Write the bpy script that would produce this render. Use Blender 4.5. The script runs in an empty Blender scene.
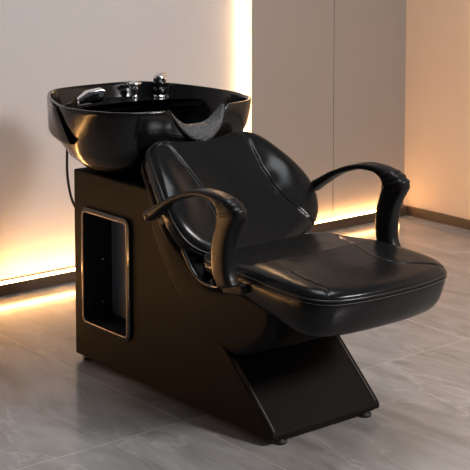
import bpy, bmesh, math
import numpy as np
from mathutils import Vector, Matrix

S = bpy.context.scene
COL = S.collection
# ------------------------------------------------------------------ camera
cam_data = bpy.data.cameras.new('camera')
cam = bpy.data.objects.new('camera', cam_data)
COL.objects.link(cam)
cam_data.sensor_width = 36.0
cam_data.sensor_fit = 'HORIZONTAL'
cam_data.lens = 1406.0 / 470.0 * 36.0
cam_data.shift_y = -192.0 / 470.0
cam_data.clip_start = 0.05
cam.location = (3.7504, -2.5895, 1.4649)
cam.rotation_euler = (math.pi / 2 - 0.10, 0, 0.8881)
S.camera = cam
# ------------------------------------------------------------------ view, world, lights
S.view_settings.view_transform = 'Standard'
S.view_settings.look = 'None'
S.view_settings.gamma = 1.0
S.view_settings.use_curve_mapping = False
S.view_settings.exposure = 0.0

world = bpy.data.worlds.new('world')
S.world = world
world.use_nodes = True
world.node_tree.nodes['Background'].inputs['Color'].default_value = (0.80, 0.86, 1.0, 1)
world.node_tree.nodes['Background'].inputs['Strength'].default_value = 0.05


def area(name, loc, target, size, size_y, power, color):
    d = bpy.data.lights.new(name, 'AREA')
    d.shape = 'RECTANGLE'
    d.size, d.size_y, d.energy, d.color = size, size_y, power, color
    o = bpy.data.objects.new(name, d)
    COL.objects.link(o)
    o.location = loc
    o.rotation_euler = (Vector(target) - Vector(loc)).to_track_quat('-Z', 'Y').to_euler()
    return o


area('key_softbox', (3.3, 0.82, 1.92), (0.0, 0.0, 0.5), 0.42, 0.42, 70, (1.0, 0.96, 0.93))
area('ceiling_softbox', (1.0, 0.1, 2.55), (0.9, 0.0, 0.0), 1.2, 1.0, 28, (0.93, 0.96, 1.0))


# ------------------------------------------------------------------ materials
def mat(name, color, rough=0.5, metal=0.0, coat=0.0, bump=None, spec=0.5, emis=None):
    m = bpy.data.materials.new(name)
    m.use_nodes = True
    nt = m.node_tree
    b = nt.nodes['Principled BSDF']
    b.inputs['Base Color'].default_value = (*color, 1)
    b.inputs['Roughness'].default_value = rough
    b.inputs['Metallic'].default_value = metal
    b.inputs['Coat Weight'].default_value = coat
    b.inputs['Coat Roughness'].default_value = 0.15
    b.inputs['Specular IOR Level'].default_value = spec
    if emis:
        b.inputs['Emission Color'].default_value = (*emis[0], 1)
        b.inputs['Emission Strength'].default_value = emis[1]
    if bump:
        kind, scale, strength, dist = bump
        tc = nt.nodes.new('ShaderNodeTexCoord')
        if kind == 'voronoi':
            t = nt.nodes.new('ShaderNodeTexVoronoi')
            out = t.outputs['Distance']
        else:
            t = nt.nodes.new('ShaderNodeTexNoise')
            t.inputs['Detail'].default_value = 3
            out = t.outputs['Fac']
        t.inputs['Scale'].default_value = scale
        bp = nt.nodes.new('ShaderNodeBump')
        bp.inputs['Strength'].default_value = strength
        bp.inputs['Distance'].default_value = dist
        nt.links.new(tc.outputs['Object'], t.inputs['Vector'])
        nt.links.new(out, bp.inputs['Height'])
        nt.links.new(bp.outputs['Normal'], b.inputs['Normal'])
    return m


LEATHER = mat('black_leather', (0.008, 0.008, 0.0084), 0.23, bump=('noise', 14, 0.12, 0.010), spec=0.22)
SIDE_LEATHER = mat('matte_black_leather', (0.007, 0.0062, 0.006), 0.58, bump=('noise', 260, 0.15, 0.001), spec=0.10)
PIPING = mat('piping_leather', (0.012, 0.012, 0.012), 0.3)
CERAMIC = mat('black_glazed_ceramic', (0.006, 0.006, 0.006), 0.14, coat=0.15, spec=0.4)
PLASTIC = mat('black_arm_plastic', (0.010, 0.010, 0.0105), 0.34, spec=0.2, bump=('noise', 400, 0.1, 0.0006))
RUBBER = mat('black_rubber', (0.01, 0.01, 0.01), 0.6)
CHROME = mat('chrome', (0.85, 0.85, 0.86), 0.08, metal=1.0)
BLACK_GLOSS = mat('black_gloss', (0.004, 0.004, 0.004), 0.12)
GEL = mat('grey_gel_rubber', (0.048, 0.048, 0.051), 0.5, bump=('voronoi', 130, 0.8, 0.004))
FRAME_METAL = mat('frame_metal', (0.55, 0.43, 0.34), 0.45, metal=0.8)
NICHE = mat('niche_lining', (0.012, 0.012, 0.014), 0.7)
NICHE_BACK = mat('niche_back_panel', (0.19, 0.21, 0.25), 0.5)
WALL = mat('painted_wall', (0.59, 0.56, 0.55), 0.75, bump=('noise', 300, 0.05, 0.0005))
WALL_R = mat('painted_side_wall', (0.85, 0.66, 0.50), 0.75, bump=('noise', 300, 0.05, 0.0005))
PANEL = mat('taupe_wall_panel', (0.36, 0.31, 0.275), 0.5)
BASEBOARD = mat('bronze_baseboard', (0.085, 0.05, 0.03), 0.45)
LED = mat('led_diffuser', (0.9, 0.8, 0.6), 0.5, emis=((1.0, 0.50, 0.17), 95.0))
LED_P = mat('led_diffuser_panel', (0.9, 0.8, 0.6), 0.5, emis=((1.0, 0.52, 0.19), 48.0))
LED_V = mat('led_diffuser_upright', (0.9, 0.8, 0.6), 0.5, emis=((1.0, 0.62, 0.31), 46.0))
SEAM_DARK = mat('dark_thread', (0.045, 0.043, 0.04), 0.5)
SEAM_THREAD = mat('seam_thread', (0.28, 0.26, 0.24), 0.5)


def floor_material():
    m = bpy.data.materials.new('grey_marble_tiles')
    m.use_nodes = True
    nt = m.node_tree
    N, L = nt.nodes, nt.links
    b = N['Principled BSDF']
    geo = N.new('ShaderNodeNewGeometry')
    sep = N.new('ShaderNodeSeparateXYZ')
    L.new(geo.outputs['Position'], sep.inputs[0])

    def math_(op, a, bb=None):
        n = N.new('ShaderNodeMath')
        n.operation = op
        for i, v in enumerate((a, bb)):
            if v is None:
                continue
            if isinstance(v, (int, float)):
                n.inputs[i].default_value = v
            else:
                L.new(v, n.inputs[i])
        return n.outputs[0]

    def joint(coord, origin, pitch, w):
        a = math_('ADD', coord, -origin + 20 * pitch)
        f = math_('MODULO', a, pitch)
        d = math_('MINIMUM', f, math_('SUBTRACT', pitch, f))
        return math_('LESS_THAN', d, w), math_('FLOOR', math_('DIVIDE', a, pitch))
    jx, ix = joint(sep.outputs[0], 0.664, 1.345, 0.0016)
    jy, iy = joint(sep.outputs[1], -0.268, 1.2, 0.0016)
    jm = math_('MAXIMUM', jx, jy)
    # each tile gets its own stretch of stone
    comb = N.new('ShaderNodeCombineXYZ')
    L.new(math_('MULTIPLY', ix, 3.7), comb.inputs[0])
    L.new(math_('MULTIPLY', iy, 5.3), comb.inputs[1])
    add = N.new('ShaderNodeVectorMath')
    L.new(geo.outputs['Position'], add.inputs[0])
    L.new(comb.outputs[0], add.inputs[1])
    mp = N.new('ShaderNodeMapping')
    mp.inputs['Rotation'].default_value = (0, 0, -0.85)
    mp.inputs['Scale'].default_value = (0.8, 2.6, 1.0)
    L.new(add.outputs[0], mp.inputs[0])
    n1 = N.new('ShaderNodeTexNoise')
    n1.inputs['Scale'].default_value = 3.2
    n1.inputs['Detail'].default_value = 8
    n1.inputs['Roughness'].default_value = 0.62
    n1.inputs['Distortion'].default_value = 0.9
    L.new(mp.outputs[0], n1.inputs['Vector'])
    r1 = N.new('ShaderNodeValToRGB')
    e = r1.color_ramp.elements
    e[0].position, e[0].color = 0.34, (0.25, 0.235, 0.225, 1)
    e[1].position, e[1].color = 0.68, (0.40, 0.385, 0.38, 1)
    L.new(n1.outputs['Fac'], r1.inputs[0])
    # pale veins where a second noise crosses its mid value
    n2 = N.new('ShaderNodeTexNoise')
    n2.inputs['Scale'].default_value = 1.7
    n2.inputs['Detail'].default_value = 6
    n2.inputs['Distortion'].default_value = 0.5
    L.new(mp.outputs[0], n2.inputs['Vector'])
    d = math_('ABSOLUTE', math_('SUBTRACT', n2.outputs['Fac'], 0.5))
    v = N.new('ShaderNodeMapRange')
    v.inputs['From Min'].default_value = 0.0
    v.inputs['From Max'].default_value = 0.012
    v.inputs['To Min'].default_value = 0.5
    v.inputs['To Max'].default_value = 0.0
    L.new(d, v.inputs['Value'])
    vm = math_('MULTIPLY', v.outputs[0], n1.outputs['Fac'])
    mx = N.new('ShaderNodeMix')
    mx.data_type = 'RGBA'
    L.new(vm, mx.inputs['Factor'])
    L.new(r1.outputs[0], mx.inputs['A'])
    mx.inputs['B'].default_value = (0.62, 0.60, 0.58, 1)
    mj = N.new('ShaderNodeMix')
    mj.data_type = 'RGBA'
    L.new(math_('MULTIPLY', jm, 0.85), mj.inputs['Factor'])
    L.new(mx.outputs['Result'], mj.inputs['A'])
    mj.inputs['B'].default_value = (0.55, 0.51, 0.47, 1)
    L.new(mj.outputs['Result'], b.inputs['Base Color'])
    b.inputs['Roughness'].default_value = 0.18
    b.inputs['Specular IOR Level'].default_value = 0.5
    bp = N.new('ShaderNodeBump')
    bp.inputs['Strength'].default_value = 0.03
    L.new(n1.outputs['Fac'], bp.inputs['Height'])
    L.new(bp.outputs['Normal'], b.inputs['Normal'])
    return m


FLOOR = floor_material()


# ------------------------------------------------------------------ helpers
def link(name, verts, faces, m, parent=None, smooth=True):
    me = bpy.data.meshes.new(name)
    me.from_pydata([tuple(v) for v in verts], [], faces)
    bm = bmesh.new()
    bm.from_mesh(me)
    bmesh.ops.remove_doubles(bm, verts=bm.verts, dist=1e-6)
    bmesh.ops.recalc_face_normals(bm, faces=bm.faces)
    bm.to_mesh(me)
    bm.free()
    me.materials.append(m)
    o = bpy.data.objects.new(name, me)
    COL.objects.link(o)
    if smooth:
        for p in me.polygons:
            p.use_smooth = True
    if parent:
        o.parent = parent
    return o


def obj_bm(name, bm, m, parent=None, smooth=False):
    bmesh.ops.recalc_face_normals(bm, faces=bm.faces)
    me = bpy.data.meshes.new(name)
    bm.to_mesh(me)
    bm.free()
    me.materials.append(m)
    if smooth:
        for p in me.polygons:
            p.use_smooth = True
    o = bpy.data.objects.new(name, me)
    COL.objects.link(o)
    if parent:
        o.parent = parent
    return o


def box(name, lo, hi, m, parent=None, bevel=0.0):
    bm = bmesh.new()
    bmesh.ops.create_cube(bm, size=1)
    for v in bm.verts:
        v.co = Vector([lo[i] + (v.co[i] + 0.5) * (hi[i] - lo[i]) for i in range(3)])
    if bevel:
        bmesh.ops.bevel(bm, geom=list(bm.edges), offset=bevel, segments=3, profile=0.5, affect='EDGES')
    return obj_bm(name, bm, m, parent)


def catmull(P, n, closed=True):
    P = np.array(P, float)
    k = len(P)
    out = []
    segs = k if closed else k - 1
    for i in range(segs):
        if closed:
            a, b, c, d = P[(i - 1) % k], P[i], P[(i + 1) % k], P[(i + 2) % k]
        else:
            a, b, c, d = P[max(i - 1, 0)], P[i], P[i + 1], P[min(i + 2, k - 1)]
        for j in range(24):
            t = j / 24
            out.append(0.5 * (2 * b + (c - a) * t + (2 * a - 5 * b + 4 * c - d) * t * t + (3 * b - 3 * c + d - a) * t ** 3))
    if not closed:
        out.append(P[-1])
    out = np.array(out)
    Q = np.vstack([out, out[:1]]) if closed else out
    s = np.r_[0, np.cumsum(np.linalg.norm(np.diff(Q, axis=0), axis=1))]
    u = np.linspace(0, s[-1], n + 1)[:-1] if closed else np.linspace(0, s[-1], n)
    return np.stack([np.interp(u, s, Q[:, c]) for c in range(P.shape[1])], 1)


def mirror_outline(half):
    """half: (a, b>=0) from one end of the axis to the other -> closed outline"""
    return [(a, b) for a, b in half] + [(a, -b) for a, b in reversed(half) if b > 1e-6]


def rings_mesh(name, rings, m, parent, cap0=True, cap1=True):
    n = len(rings[0])
    V = [p for r in rings for p in r]
    F = []
    for k in range(len(rings) - 1):
        for i in range(n):
            j = (i + 1) % n
            F.append((k * n + i, k * n + j, (k + 1) * n + j, (k + 1) * n + i))
    if cap0:
        F.append(tuple(range(n)))
    if cap1:
        F.append(tuple((len(rings) - 1) * n + i for i in range(n)))
    return link(name, V, F, m, parent)


def tube(name, P, r, m, parent=None, closed=False, seg=8, n=None, smooth_path=True):
    P = catmull(P, n or max(24, 8 * len(P)), closed) if smooth_path else np.array(P, float)
    k = len(P)
    rings = []
    up = None
    for i in range(k):
        a = P[(i - 1) % k] if (closed or i > 0) else P[0]
        b = P[(i + 1) % k] if (closed or i < k - 1) else P[-1]
        t = (b - a) / (np.linalg.norm(b - a) + 1e-12)
        if up is None:
            up = np.array([0, 0, 1.0]) if abs(t[2]) < 0.9 else np.array([1.0, 0, 0])
        s = np.cross(t, up)
        s /= np.linalg.norm(s)
        up = np.cross(s, t)
        rr = r if np.isscalar(r) else np.interp(i / (k - 1), np.linspace(0, 1, len(r)), r)
        rings.append([P[i] + rr * (math.cos(q) * s + math.sin(q) * up) for q in np.linspace(0, 2 * math.pi, seg, endpoint=False)])
    if closed:
        n_ = seg
        V = [p for q in rings for p in q]
        F = [(a * n_ + i, a * n_ + (i + 1) % n_, ((a + 1) % k) * n_ + (i + 1) % n_, ((a + 1) % k) * n_ + i) for a in range(k) for i in range(n_)]
        return link(name, V, F, m, parent)
    return rings_mesh(name, rings, m, parent)


def extrude_profile(name, prof, y0, y1, m, parent, bevel=0.01, seg=3, smooth=True, angle=0.6):
    bm = bmesh.new()
    a = [bm.verts.new((x, y0, z)) for x, z in prof]
    b = [bm.verts.new((x, y1, z)) for x, z in prof]
    n = len(prof)
    f0 = bm.faces.new(a)
    f1 = bm.faces.new(list(reversed(b)))
    for i in range(n):
        bm.faces.new((a[i], b[i], b[(i + 1) % n], a[(i + 1) % n]))
    bmesh.ops.recalc_face_normals(bm, faces=bm.faces)
    if bevel:
        ed = [e for e in bm.edges if len(e.link_faces) == 2 and e.calc_face_angle() > angle]
        bmesh.ops.bevel(bm, geom=ed, offset=bevel, segments=seg, profile=0.5, affect='EDGES', clamp_overlap=True)
    bmesh.ops.triangulate(bm, faces=[f for f in bm.faces if len(f.verts) > 4])
    o = obj_bm(name, bm, m, parent, smooth)
    return o


def lathe(name, prof, loc, m, parent, seg=32, sx=1.0, sy=1.0, tilt=None):
    rings = [[(r * sx * math.cos(t), r * sy * math.sin(t), z) for t in np.linspace(0, 2 * math.pi, seg, endpoint=False)] for r, z in prof]
    M = Matrix.Translation(loc)
    if tilt:
        M = M @ Matrix.Rotation(tilt[0], 4, tilt[1])
    rings = [[M @ Vector(p) for p in r] for r in rings]
    return rings_mesh(name, rings, m, parent)


def seg_dist(X, Y, poly):
    X, Y = np.asarray(X, float), np.asarray(Y, float)
    d = np.full(X.shape, 1e9)
    for i in range(len(poly) - 1):
        a, b = poly[i], poly[i + 1]
        ab = b - a
        t = np.clip(((X - a[0]) * ab[0] + (Y - a[1]) * ab[1]) / (ab @ ab + 1e-12), 0, 1)
        d = np.minimum(d, np.hypot(X - a[0] - t * ab[0], Y - a[1] - t * ab[1]))
    return d


def structure(o):
    o['kind'] = 'structure'
    return o


# ------------------------------------------------------------------ the room
XF = -0.777      # face of the skirting on the back wall
XP = -0.812      # face of the wall panels
XW = -0.845      # the recessed wall
YR = 2.149        # right wall
YP = 1.212       # left end of the panels
BH = 0.043
structure(box('floor', (-1.2, -4.2, -0.05), (5.2, 2.4, 0.0), FLOOR))
structure(box('wall_back', (XW - 0.1, -4.2, 0.0), (XW, 2.4, 2.8), WALL))
structure(box('wall_right', (XW, YR, 0.0), (5.2, YR + 0.1, 2.8), WALL_R))
structure(box('trim_1', (XW, YP, BH), (XP, 1.6887, 2.8), PANEL, bevel=0.0015))
structure(box('trim_2', (XW, 1.6917, BH), (XP, YR, 2.8), PANEL, bevel=0.0015))
structure(box('baseboard_back', (XW, -4.2, 0.0), (XF, YR, BH), BASEBOARD, bevel=0.0015))
structure(box('baseboard_right', (XF, YR - 0.016, 0.0), (5.2, YR, BH), BASEBOARD, bevel=0.0015))


def led(name, lo, hi, m, label):
    o = box(name, lo, hi, m, bevel=0.001)
    o['label'] = label
    o['category'] = 'light'
    return o


led('led_strip', (XF - 0.014, -4.2, BH), (XF - 0.004, YP - 0.012, BH + 0.008), LED, 'glowing warm light strip on the skirting below the plain left wall')
led('led_strip', (XF - 0.014, YP + 0.002, BH), (XF - 0.004, YR - 0.06, BH + 0.008), LED_P, 'glowing warm light strip on the skirting below the taupe panels')
led('led_strip', (XW + 0.014, YP - 0.034, BH + 0.010), (XW + 0.022, YP - 0.024, 2.8), LED_V, 'upright glowing light strip beside the left edge of the taupe panels')

# ------------------------------------------------------------------ the shampoo chair
chair = bpy.data.objects.new('shampoo_chair', None)
COL.objects.link(chair)
chair.location = (0, 0, 0)
chair['label'] = 'black leather salon shampoo chair with backwash basin standing on the grey tiles'
chair['category'] = 'salon chair'

HB = 0.2035
# --- cabinet base with open niche (near side) and sloping toe
base_prof = [(0, 0.018), (0.0, 0.62), (0.40, 0.62), (0.47, 0.50), (0.60, 0.36), (0.80, 0.20), (0.974, 0.036), (0.978, 0.030), (0.976, 0.018)]
base = extrude_profile('base_cabinet', base_prof, -HB, HB, SIDE_LEATHER, chair, bevel=0.006, seg=3, smooth=False)


def rrect(x0, x1, z0, z1, r, n=8):
    pts = []
    for cx, cz, a0 in ((x1 - r, z1 - r, 0), (x0 + r, z1 - r, 90), (x0 + r, z0 + r, 180), (x1 - r, z0 + r, 270)):
        for i in range(n + 1):
            a = math.radians(a0 + 90 * i / n)
            pts.append((cx + r * math.cos(a), cz + r * math.sin(a)))
    return pts


NX0, NX1, NZ0, NZ1, ND = 0.065, 0.309, 0.141, 0.498, 0.104
cut = extrude_profile('cutter', rrect(NX0, NX1, NZ0, NZ1, 0.016), -HB - 0.05, -HB + ND, SIDE_LEATHER, None, bevel=0)
md = base.modifiers.new('b', 'BOOLEAN')
md.object = cut
md.operation = 'DIFFERENCE'
md.solver = 'EXACT'
dg = bpy.context.evaluated_depsgraph_get()
me2 = bpy.data.meshes.new_from_object(base.evaluated_get(dg))
base.modifiers.clear()
base.data = me2
bpy.data.objects.remove(cut)

# niche lining: thin shell just inside the cut
lin = rrect(NX0 + 0.0005, NX1 - 0.0005, NZ0 + 0.0005, NZ1 - 0.0005, 0.016)
lin2 = rrect(NX0 + 0.003, NX1 - 0.003, NZ0 + 0.003, NZ1 - 0.003, 0.014)
nl = len(lin)
V = [(x, -HB, z) for x, z in lin] + [(x, -HB + ND - 0.001, z) for x, z in lin] + [(x, -HB, z) for x, z in lin2] + [(x, -HB + ND - 0.003, z) for x, z in lin2]
F = []
for i in range(nl):
    j = (i + 1) % nl
    F += [(i, j, nl + j, nl + i), (2 * nl + i, 2 * nl + j, 3 * nl + j, 3 * nl + i), (i, j, 2 * nl + j, 2 * nl + i), (nl + i, nl + j, 3 * nl + j, 3 * nl + i)]
niche = link('niche_lining', V, F, NICHE, chair, smooth=False)
bp_ = extrude_profile('niche_back_panel', lin2, -HB + ND - 0.006, -HB + ND - 0.003, NICHE_BACK, chair, bevel=0, smooth=False)
bp_['label'] = 'bluish dark back panel of the niche'
# frame: black moulding with a thin metallic edge line


def frame_ring(name, grow_out, grow_in, y0, y1, m, parent, ch=0.0):
    o = rrect(NX0 - grow_out, NX1 + grow_out, NZ0 - grow_out, NZ1 + grow_out, 0.016 + grow_out)
    i_ = rrect(NX0 - grow_in, NX1 + grow_in, NZ0 - grow_in, NZ1 + grow_in, 0.016 + grow_in)
    o2 = rrect(NX0 - grow_out + ch, NX1 + grow_out - ch, NZ0 - grow_out + ch, NZ1 + grow_out - ch, 0.016 + grow_out - ch)
    n = len(o)
    V = [(x, y1, z) for x, z in o] + [(x, y0 + ch, z) for x, z in o] + [(x, y0, z) for x, z in o2] + [(x, y0, z) for x, z in i_] + [(x, y1, z) for x, z in i_]
    F = []
    for i in range(n):
        j = (i + 1) % n
        for k in range(4):
            F.append((k * n + i, k * n + j, (k + 1) * n + j, (k + 1) * n + i))
        F.append((4 * n + i, 4 * n + j, j, i))
    return link(name, V, F, m, parent, smooth=False)


nf = frame_ring('niche_frame', 0.012, -0.0025, -HB - 0.010, -HB + 0.004, BLACK_GLOSS, chair, 0.003)
tube('edge_trim', [(x, -HB - 0.0105, z) for x, z in rrect(NX0 + 0.001, NX1 - 0.001, NZ0 + 0.001, NZ1 - 0.001, 0.016)], 0.0022, FRAME_METAL, nf, closed=True, smooth_path=False)['label'] = 'thin metallic line around the niche opening'
# small screws on the niche's inner wall
for z in (0.19, 0.33):
    lathe('screw', [(0.004, 0.0), (0.004, 0.0015), (0.002, 0.003)], (NX0 + 0.003, -0.14, z), CHROME, chair, seg=12, tilt=(math.pi / 2, 'Y'))
# stitched seams along the toe's edges
for sy in (-1, 1):
    y = sy * (HB - 0.007)
    tube('toe_piping', [(0.795, y, 0.206), (0.86, y, 0.1455), (0.92, y, 0.0895), (0.974, y, 0.0385)], 0.0028, PIPING, chair, n=24)
    y = sy * (HB - 0.013)
    tube('toe_stitching', [(0.80, y, 0.2016), (0.86, y, 0.1450), (0.92, y, 0.0890), (0.970, y, 0.0415)], 0.0010, SEAM_THREAD, chair, n=24)
box('toe_plate', (0.78, -HB + 0.012, 0.012), (0.966, HB - 0.012, 0.020), RUBBER, chair, bevel=0.002)
for fx, fy in ((0.035, -0.175), (0.035, 0.175), (0.958, -0.160), (0.958, 0.160)):
    lathe('foot', [(0.014, 0.0), (0.019, 0.002), (0.019, 0.009), (0.009, 0.010), (0.009, 0.019)], (fx, fy, 0.0), RUBBER, chair, seg=20)

# --- seat shell
shell_prof = catmull([(.445, .672), (.437, .62), (.453, .535), (.477, .484), (.516, .424), (.574, .356), (.659, .292), (.751, .246), (.831, .229), (.885, .240), (.935, .266), (.980, .302), (1.006, .345), (1.010, .385),
                      (.985, .405), (.87, .422), (.765, .406), (.70, .424), (.61, .485), (.545, .548), (.50, .62), (.475, .680)], 90)
shell_rings = []
cx_, cz_ = .70, .38
for t, sc in ((-1.0, .88), (-1.0, .93), (-.985, .965), (-.955, .985), (-.90, .996), (-.82, 1.0)):
    shell_rings.append((t, sc))
shell_rings = shell_rings + [(-t, sc) for t, sc in reversed(shell_rings)]
HS = 0.238


def shrink(P, d):
    """offset a closed loop inward by d"""
    n = len(P)
    T = np.roll(P, -1, 0) - np.roll(P, 1, 0)
    T /= np.linalg.norm(T, axis=1)[:, None]
    A = 0.5 * np.sum(P[:, 0] * np.roll(P[:, 1], -1) - np.roll(P[:, 0], -1) * P[:, 1])
    Nn = np.stack([-T[:, 1], T[:, 0]], 1) * (1 if A > 0 else -1)
    return P + Nn * d


rr = []
R_ = 0.030
for a in np.linspace(0, 90, 7):
    a = math.radians(a)
    rr.append((-(HS - R_ + R_ * math.cos(a)), R_ * (1 - math.sin(a)) * 0.8))
rr = rr + [(-y, d) for y, d in reversed(rr)]
rings = []
for y, d in rr:
    Q = shrink(shell_prof, d)
    rings.append([(q[0], y, q[1]) for q in Q])
rings_mesh('seat_shell', rings, SIDE_LEATHER, chair)

# pan under the seat
extrude_profile('seat_pan', [(.80, .205), (.90, .245), (1.03, .296), (1.15, .355), (1.10, .40), (.80, .40)], -.185, .185, SIDE_LEATHER, chair, bevel=0.008)

# --- seat cushion
seat_half = [(0.665, 0.0), (.668, .12), (.685, .20), (.73, .240), (.82, .252), (.92, .256), (1.02, .262), (1.10, .262), (1.17, .250), (1.215, .212), (1.236, .14), (1.244, .07), (1.246, 0.0)]
seat_out = catmull(mirror_outline(seat_half), 320)


def seat_top(x):
    return float(np.interp(x, [.66, .80, .95, 1.05, 1.13, 1.20, 1.24], [.476, .474, .470, .466, .463, .459, .457]))


def seat_bot(x):
    return float(np.interp(x, [.66, .80, .95, 1.05, 1.14, 1.24], [.436, .425, .396, .378, .358, .348]))


seat_seam = catmull([(.74, .250), (.80, .205), (.88, .165), (.98, .118), (1.06, .095), (1.12, .110), (1.165, .16), (1.21, .235)], 40, False)
seat_seam_near = catmull([(1.03, -.185), (1.09, -.198), (1.14, -.200), (1.185, -.204), (1.24, -.230)], 30, False)
cxs = .95


def seat_ring(s, kind, h):
    out = []
    DD = seg_dist(cxs + (seat_out[:, 0] - cxs) * s, seat_out[:, 1] * s, seat_seam) if kind == 'top' else None
    if kind == 'top':
        DD = np.minimum(DD, seg_dist(cxs + (seat_out[:, 0] - cxs) * s, seat_out[:, 1] * s, seat_seam_near))
    for q, (x, y) in enumerate(seat_out):
        X, Y = cxs + (x - cxs) * s, y * s
        if kind == 'top':
            z = seat_top(X) + h * float(np.interp(X, [.66, .75, .92, 1.04, 1.24], [.2, .3, 1.0, 1.05, 1.0]))
            dd = DD[q]
            z -= 0.005 * math.exp(-(dd / 0.0032) ** 2) * min(1, (1 - s) / .02 + .25)
            if s < 0.97:
                z += 0.002 * math.exp(-((abs(Y) - .215) / .035) ** 2) * math.exp(-((X - 1.0) / .16) ** 2)
                z -= 0.006 * math.exp(-(Y / .13) ** 2) * math.exp(-((X - .85) / .16) ** 2)
        elif kind == 'bot':
            z = seat_bot(X) + h
        else:
            zt, zb = seat_top(X), seat_bot(X)
            z = zb + (zt - zb) * h
        # the front face leans back towards its foot
        if kind != 'top':
            f = 1.0 if kind == 'bot' else 1 - h
            lean = 0.038 * f * max(0, (X - 1.0) / .23) ** 2
            X -= lean
        out.append((X, Y, z))
    return out


rings = [seat_ring(.5, 'bot', 0.0), seat_ring(.86, 'bot', 0.0), seat_ring(.93, 'bot', .002), seat_ring(.965, 'bot', .010), seat_ring(.985, 'side', .25), seat_ring(.997, 'side', .45), seat_ring(1.0, 'side', .70),
         seat_ring(.998, 'side', .92), seat_ring(.988, 'side', 1.0)]
for s in np.r_[np.linspace(.984, .94, 8), np.linspace(.933, .04, 110)]:
    e = 1 - s
    h = .024 * (1 - math.exp(-e / .035)) + .006 * min(1, e / .5)
    rings.append(seat_ring(float(s), 'top', h))
seat = rings_mesh('seat_cushion', rings, LEATHER, chair)
for dz, ds in ((0.0015, .990),):
    tube('seat_piping', [(cxs + (x - cxs) * ds, y * ds, seat_top(x) + dz) for x, y in seat_out[::2]], 0.0030, PIPING, chair, closed=True, smooth_path=False)
tube('seat_stitching', [(cxs + (x - cxs) * 1.001, y * 1.001, seat_top(x) - .0075) for x, y in seat_out[::2]], 0.0010, SEAM_DARK, chair, closed=True, smooth_path=False)

# --- backrest: plane leaning back, wings curling forward
BO = np.array([.40, 0, .752])
BV = np.array([.645, 0, -.764])
BV /= np.linalg.norm(BV)
BN = np.array([-BV[2], 0, BV[0]])


def back_pt(v, u, n):
    wing = .040 * (min(abs(u), .3) / .27) ** 2 * math.sin(math.pi * min(max(v, 0), .4) / .4)
    return BO + BV * v + np.array([0, u, 0]) + BN * (n + wing + .030 * min(max(v, 0), .45) / .4)


back_half = [(.014, 0.0), (.010, .07), (-.001, .145), (.012, .195), (.045, .222), (.10, .243), (.17, .264), (.23, .275), (.285, .274), (.335, .256), (.375, .216), (.405, .15), (.421, .08), (.426, 0.0)]
back_out = catmull(mirror_outline(back_half), 320)
back_seam = catmull([(-.02, .157), (.08, .142), (.16, .134), (.24, .143), (.30, .168), (.345, .200), (.40, .245)], 40, False)
back_seam_near = catmull([(-.02, -.157), (.08, -.138), (.16, -.122), (.24, -.114), (.32, -.116), (.38, -.128), (.44, -.145)], 40, False)
cvb = .20


def back_ring(s, n, top=False):
    out = []
    DD = seg_dist(cvb + (back_out[:, 0] - cvb) * s, back_out[:, 1] * s, back_seam) if top else None
    if top:
        DD = np.minimum(DD, seg_dist(cvb + (back_out[:, 0] - cvb) * s, back_out[:, 1] * s, back_seam_near))
    for q, (v, u) in enumerate(back_out):
        Vv, U = cvb + (v - cvb) * s, u * s
        nn = n
        if top:
            dd = DD[q]
            nn -= .006 * math.exp(-(dd / .0034) ** 2) * min(1, (1 - s) / .02 + .25)
            if s < .97 and abs(U) > .1:
                nn += .008 * math.exp(-((abs(U) - .21) / .035) ** 2) * math.exp(-((Vv - .2) / .1) ** 2)
            # soft puckers beside the seam
            if abs(U) > .13:
                nn += .0010 * math.sin(Vv * 95 + U * 20) * math.exp(-(dd / .03) ** 2) * min(1, (1 - s) / .05)
        out.append(back_pt(Vv, U, nn))
    return out


BT = .058
rings = [back_ring(.4, -BT), back_ring(.86, -BT), back_ring(.94, -BT + .004), back_ring(.98, -BT + .016), back_ring(1.0, -BT * .5), back_ring(1.0, -.014), back_ring(.995, -.004), back_ring(.988, 0)]
for s in np.r_[np.linspace(.984, .94, 8), np.linspace(.933, .04, 110)]:
    e = 1 - s
    rings.append(back_ring(float(s), .020 * (1 - math.exp(-e / .04)) + .004 * min(1, e / .5), True))
rings_mesh('backrest', rings, LEATHER, chair)
tube('backrest_piping', [back_pt(cvb + (v - cvb) * .992, u * .992, .0005) for v, u in back_out[::2]], 0.0030, PIPING, chair, closed=True, smooth_path=False)
tube('backrest_stitching', [back_pt(cvb + (v - cvb) * 1.002, u * 1.002, -.011) for v, u in back_out[::2]], 0.0010, SEAM_DARK, chair, closed=True, smooth_path=False)
# back shell panel behind the pad
rings = []
for s, n in ((.90, -BT - .022), (.955, -BT - .018), (.965, -BT - .008), (.955, -BT + .006)):
    rings.append([back_pt(cvb + (v - cvb) * s, u * s, n) for v, u in back_out])
rings_mesh('backrest_shell', rings, SIDE_LEATHER, chair)

# --- armrests
arm_out = [(.546, .594), (.578, .612), (.61, .628), (.68, .664), (.77, .696), (.855, .709), (.925, .702), (.966, .683), (.985, .656), (.972, .630), (.952, .600), (.937, .560), (.932, .510), (.938, .480), (.950, .462)]
arm_in = [(.563, .560), (.592, .575), (.625, .597), (.695, .638), (.785, .668), (.838, .667), (.858, .655), (.863, .642), (.858, .622), (.850, .600), (.839, .560), (.836, .520), (.840, .480), (.852, .455), (.868, .438)]
ao, ai = np.array(arm_out), np.array(arm_in)
both = catmull(np.hstack([ao, ai]), 130, False)


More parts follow.
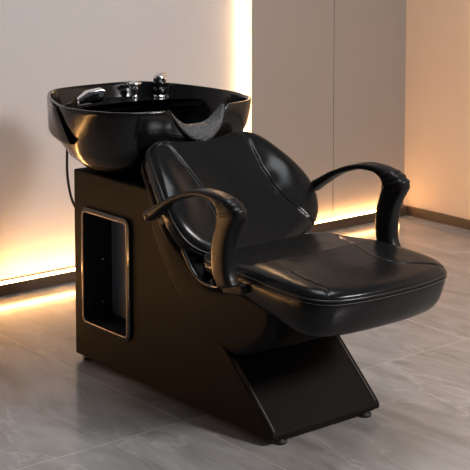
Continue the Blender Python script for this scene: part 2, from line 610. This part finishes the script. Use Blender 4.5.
def make_arm(sy):
    root_y = sy * .306
    rings = []
    K = len(both)
    for i, (ox, oz, ix, iz) in enumerate(both):
        O_, I_ = np.array([ox, oz]), np.array([ix, iz])
        c, d = (O_ + I_) / 2, (O_ - I_) / 2
        t = i / (K - 1)
        hw = float(np.interp(t, [0, .1, .45, .6, .75, 1], [.021, .023, .024, .026, .024, .023]))
        L_ = np.linalg.norm(d)
        d = d / L_ * max(.008, L_ - float(np.interp(t, [0, .45, .6, 1], [.003, .006, .018, .012])))
        c = c + np.array([float(np.interp(t, [0, .5, .7, 1], [0, 0, .006, .010])), 0])
        # three ridges pressed into the elbow
        g = 1.0
        for q in (.60, .63, .66):
            g += .12 * math.exp(-((t - q) / .007) ** 2)
        end = 1.0
        if i < 3:
            end = (.82, .94, .99)[i]
        if i > K - 4:
            end = (.99, .96, .86)[i - K + 3]
        ring = []
        for a in np.linspace(0, 2 * math.pi, 28, endpoint=False):
            ca, sa = math.cos(a), math.sin(a)
            p = 2 / 3.2
            u = math.copysign(abs(ca) ** p, ca) * (g if ca > 0 else 1)
            w = math.copysign(abs(sa) ** p, sa) * (1 + (g - 1) * .7)
            ring.append((c[0] + d[0] * u * end, root_y + w * hw * end, c[1] + d[1] * u * end))
        rings.append(ring)
    arm = rings_mesh('armrest', rings, PLASTIC, chair)
    for bx, bz in ((.872, .458), (.574, .582)):
        oy = root_y + sy * .0225 if bx > .8 else root_y + sy * .0205
        rot = math.pi / 2 if sy < 0 else -math.pi / 2
        lathe('bolt', [(.0075, -.003), (.0075, .0015), (.0055, .003), (.0035, .003), (.0035, .0005), (.001, .0004)], (bx, oy, bz), BLACK_GLOSS, arm, seg=18, tilt=(rot, 'X'))
    # steel bracket carrying the arm
    y0, y1 = sorted((sy * .225, sy * .275))
    tube('arm_bracket', ([(.64, sy * .252, .492)] if sy < 0 else []) + [(.69, sy * .254, .440), (.735, sy * .256, .418), (.80, sy * .262, .418), (.865, sy * .285, .440)], .006, BLACK_GLOSS, arm, n=30)
    extrude_profile('arm_mount', [(.555, .560), (.580, .582), (.600, .567), (.572, .548)], y0, y1, RUBBER, arm, bevel=.004)
    extrude_profile('seat_mount', [(.845, .435), (.93, .452), (.93, .425), (.85, .415)], y0, y1, RUBBER, arm, bevel=.004)


make_arm(-1)
make_arm(1)

# --- basin
bas_half = [(-.195, 0.0), (-.191, .09), (-.172, .165), (-.125, .218), (-.05, .262), (.04, .297), (.13, .318), (.21, .310), (.285, .286), (.34, .250), (.372, .205), (.387, .14), (.392, .07), (.393, 0.0)]
bas = catmull(mirror_outline(bas_half), 240)
BC = np.array([.12, 0.0])


def rim_z(x, y):
    z = .842 + .012 * min(max((.12 - x) / .3, 0), 1)
    if x > .30:
        a = abs(y)
        z = min(z, float(np.interp(a, [0, .025, .045, .065, .085, .100, .112, .13], [.742, .747, .757, .774, .799, .822, .836, .843])))
    return z


def bas_ring(s, t, zb=.622, inner=False, dz=0.0):
    out = []
    for x, y in bas:
        p = BC + (np.array([x, y]) - BC) * s
        out.append((p[0], p[1], zb + (rim_z(x, y) - zb) * t + dz))
    return out


outer = [(.40, 0.0), (.50, .004), (.60, .03), (.70, .09), (.79, .19), (.865, .33), (.92, .48), (.958, .64), (.983, .80), (.996, .93), (1.0, .985), (.997, 1.0)]
rings = [bas_ring(s, t) for s, t in outer]
rings.append(bas_ring(.990, 1.004))
rings.append(bas_ring(.978, 1.004))
rings.append(bas_ring(.970, .995))
for s, t in ((.963, .96), (.95, .85), (.92, .66), (.86, .48), (.74, .33), (.55, .22), (.3, .17), (.1, .16)):
    rings.append(bas_ring(s, t))
basin = rings_mesh('basin', rings, CERAMIC, chair)

# raised cover wrapping the back of the basin
idx = [i for i, (x, y) in enumerate(bas) if x < .16]
order = sorted(idx, key=lambda i: math.atan2(bas[i][1], -(bas[i][0] - .16)))
V, F = [], []
lev = (0.0, .06, .5, .94, 1.0)
for i in order:
    x, y = bas[i]
    nrm = (np.array([x, y]) - BC)
    for k, l in enumerate(lev):
        zt = rim_z(x, y) - .004
        z = zt - .108 * l
        s = 1.006 - .006 * (l in (0.0, 1.0)) - .012 * l
        X, Y = BC + nrm * s
        V.append((X, Y, z))
    for k, l in enumerate(reversed(lev)):
        z = rim_z(x, y) - .004 - .108 * l
        X, Y = BC + nrm * ((.985 - .09 * l))
        V.append((X, Y, z))
# trim the free ends to a slant: shift vertices along x with depth
V = [np.array(v) for v in V]
m_ = 2 * len(lev)
for a, i in enumerate(order):
    x, y = bas[i]
    w = min(1, max(0, (x - 0.0) / .16))
    for k in range(m_):
        l = (rim_z(x, y) - .004 - V[a * m_ + k][2]) / .108
        V[a * m_ + k][0] -= (1 - l) * .075 * w
for a in range(len(order) - 1):
    for k in range(m_):
        k2 = (k + 1) % m_
        F.append((a * m_ + k, a * m_ + k2, (a + 1) * m_ + k2, (a + 1) * m_ + k))
F.append(tuple(range(m_)))
F.append(tuple((len(order) - 1) * m_ + k for k in range(m_)))
link('rear_cover', V, F, CERAMIC, basin, smooth=False)

# shelf for the taps at the back
sh = []
inner = [(BC + (np.array([x, y]) - BC) * .955) for x, y in bas]
left = [p for p in inner if p[0] < .06]
left = sorted(left, key=lambda p: math.atan2(p[1], -(p[0] - .1)))
pe = math.asin(min(1, abs(left[-1][1]) / .300))
edge = [(.06 + .155 * (math.cos(pe) - math.cos(t * pe)), .300 * math.sin(-t * pe) ) for t in np.linspace(-1, 1, 41)][1:-1]
poly = [tuple(p) for p in left] + [e for e in edge]
bm = bmesh.new()
b0 = [bm.verts.new((x, y, .782)) for x, y in poly]
b1 = [bm.verts.new((x, y, .806)) for x, y in poly]
bm.faces.new(b0)
ft = bm.faces.new(list(reversed(b1)))
for i in range(len(poly)):
    j = (i + 1) % len(poly)
    bm.faces.new((b0[i], b1[i], b1[j], b0[j]))
bmesh.ops.recalc_face_normals(bm, faces=bm.faces)
te = [e for e in ft.edges]
bmesh.ops.bevel(bm, geom=te, offset=.004, segments=3, profile=.5, affect='EDGES')
obj_bm('tap_shelf', bm, CERAMIC, basin)

# drain in the bowl
lathe('drain', [(.028, .0), (.030, .002), (.026, .004), (.020, .002), (.002, .001)], (.12, 0, .657), CHROME, basin)
lathe('drain', [(.002, 0), (.003, .001), (.002, .003), (.0005, .0035)], (.352, .012, .764), CHROME, basin, seg=14, tilt=(-.9, 'Y'))

# neck rest in the notch
NR, upz, loz = [], [], []
ys = np.linspace(-.104, .104, 61)
rings = []
for y in ys:
    a = abs(y)
    zu = float(np.interp(a, [0, .03, .055, .075, .09, .100, .104], [.790, .791, .799, .812, .826, .838, .842]))
    zl = float(np.interp(a, [0, .03, .05, .07, .085, .098, .104], [.737, .743, .755, .772, .793, .820, .838]))
    c, h = (zu + zl) / 2, (zu - zl) / 2
    dep = float(np.interp(a, [0, .08, .104], [.030, .020, .008]))
    ring = []
    for q in np.linspace(0, 2 * math.pi, 20, endpoint=False):
        cq, sq = math.cos(q), math.sin(q)
        u = math.copysign(abs(cq) ** .7, cq)
        w = math.copysign(abs(sq) ** .7, sq)
        ring.append((.388 + dep * u - w * h * .55 - .010 * (a / .104) ** 2, y, c + h * w))
    rings.append(ring)
nr = rings_mesh('neck_rest', rings, GEL, basin)
nr['label'] = 'dark grey pebbled gel neck rest'

# taps
t1 = lathe('tap_handle', [(.012, 0), (.013, .003), (.007, .006), (.008, .014), (.012, .024), (.013, .032), (.009, .040), (.010, .043)], (-.120, .122, .806), CHROME, basin)
lathe('tap_lever', [(.010, 0), (.019, .003), (.021, .008), (.021, .011), (.014, .013), (.002, .013)], (-.120, .122, .846), CHROME, t1, sx=1.0, sy=1.0, tilt=(.08, 'Y'))
t2 = lathe('tap_handle', [(.022, 0), (.024, .003), (.024, .008), (.018, .010), (.018, .058), (.0215, .060), (.0225, .074), (.019, .076), (.002, .074)], (-.090, .203, .804), CHROME, basin)
lathe('tap_sleeve', [(.0185, 0), (.0225, .001), (.0225, .024), (.020, .025), (.020, .027), (.0225, .028), (.0225, .049), (.0185, .050)], (-.090, .203, .814), BLACK_GLOSS, t2)
box('tap_lever', (-.106, .196, .874), (-.074, .224, .888), CHROME, t2, bevel=.004)
# spray head leaning on the shelf
extr = [(-.036, .0), (-.030, .018), (.0, .032), (.040, .034), (.047, .028), (.036, .004), (.030, .0)]
sp = extrude_profile('spray_head', extr, -.020, .020, CHROME, basin, bevel=.004)
sp.matrix_local = Matrix.Translation((-.075, -.095, .812)) @ Matrix.Rotation(math.radians(70), 4, 'Z') @ Matrix.Rotation(-.12, 4, 'Y') @ Matrix.Scale(1.25, 4)
sf = extrude_profile('spray_face', [(-.022, .006), (-.012, .017), (.010, .025), (.028, .026), (.024, .008)], -.0215, .0215, BLACK_GLOSS, sp, bevel=.001)
tube('spray_hose', [(-.09, -.150, .815), (-.085, -.185, .808), (-.05, -.22, .800), (0, -.235, .77)], .006, BLACK_GLOSS, basin)

# supply hose looping from the basin down into the cabinet's back
tube('supply_hose', [(-.055, -.185, .735), (-.062, -.185, .70), (-.066, -.185, .64), (-.064, -.185, .58), (-.045, -.185, .52), (-.018, -.185, .488), (.004, -.185, .480)], .0042, RUBBER, chair, n=60)
# bowl pedestal joining the basin to the cabinet
lathe('basin_mount', [(.11, 0), (.12, .004), (.12, .012), (.10, .02)], (.15, 0, .615), RUBBER, chair, seg=40)
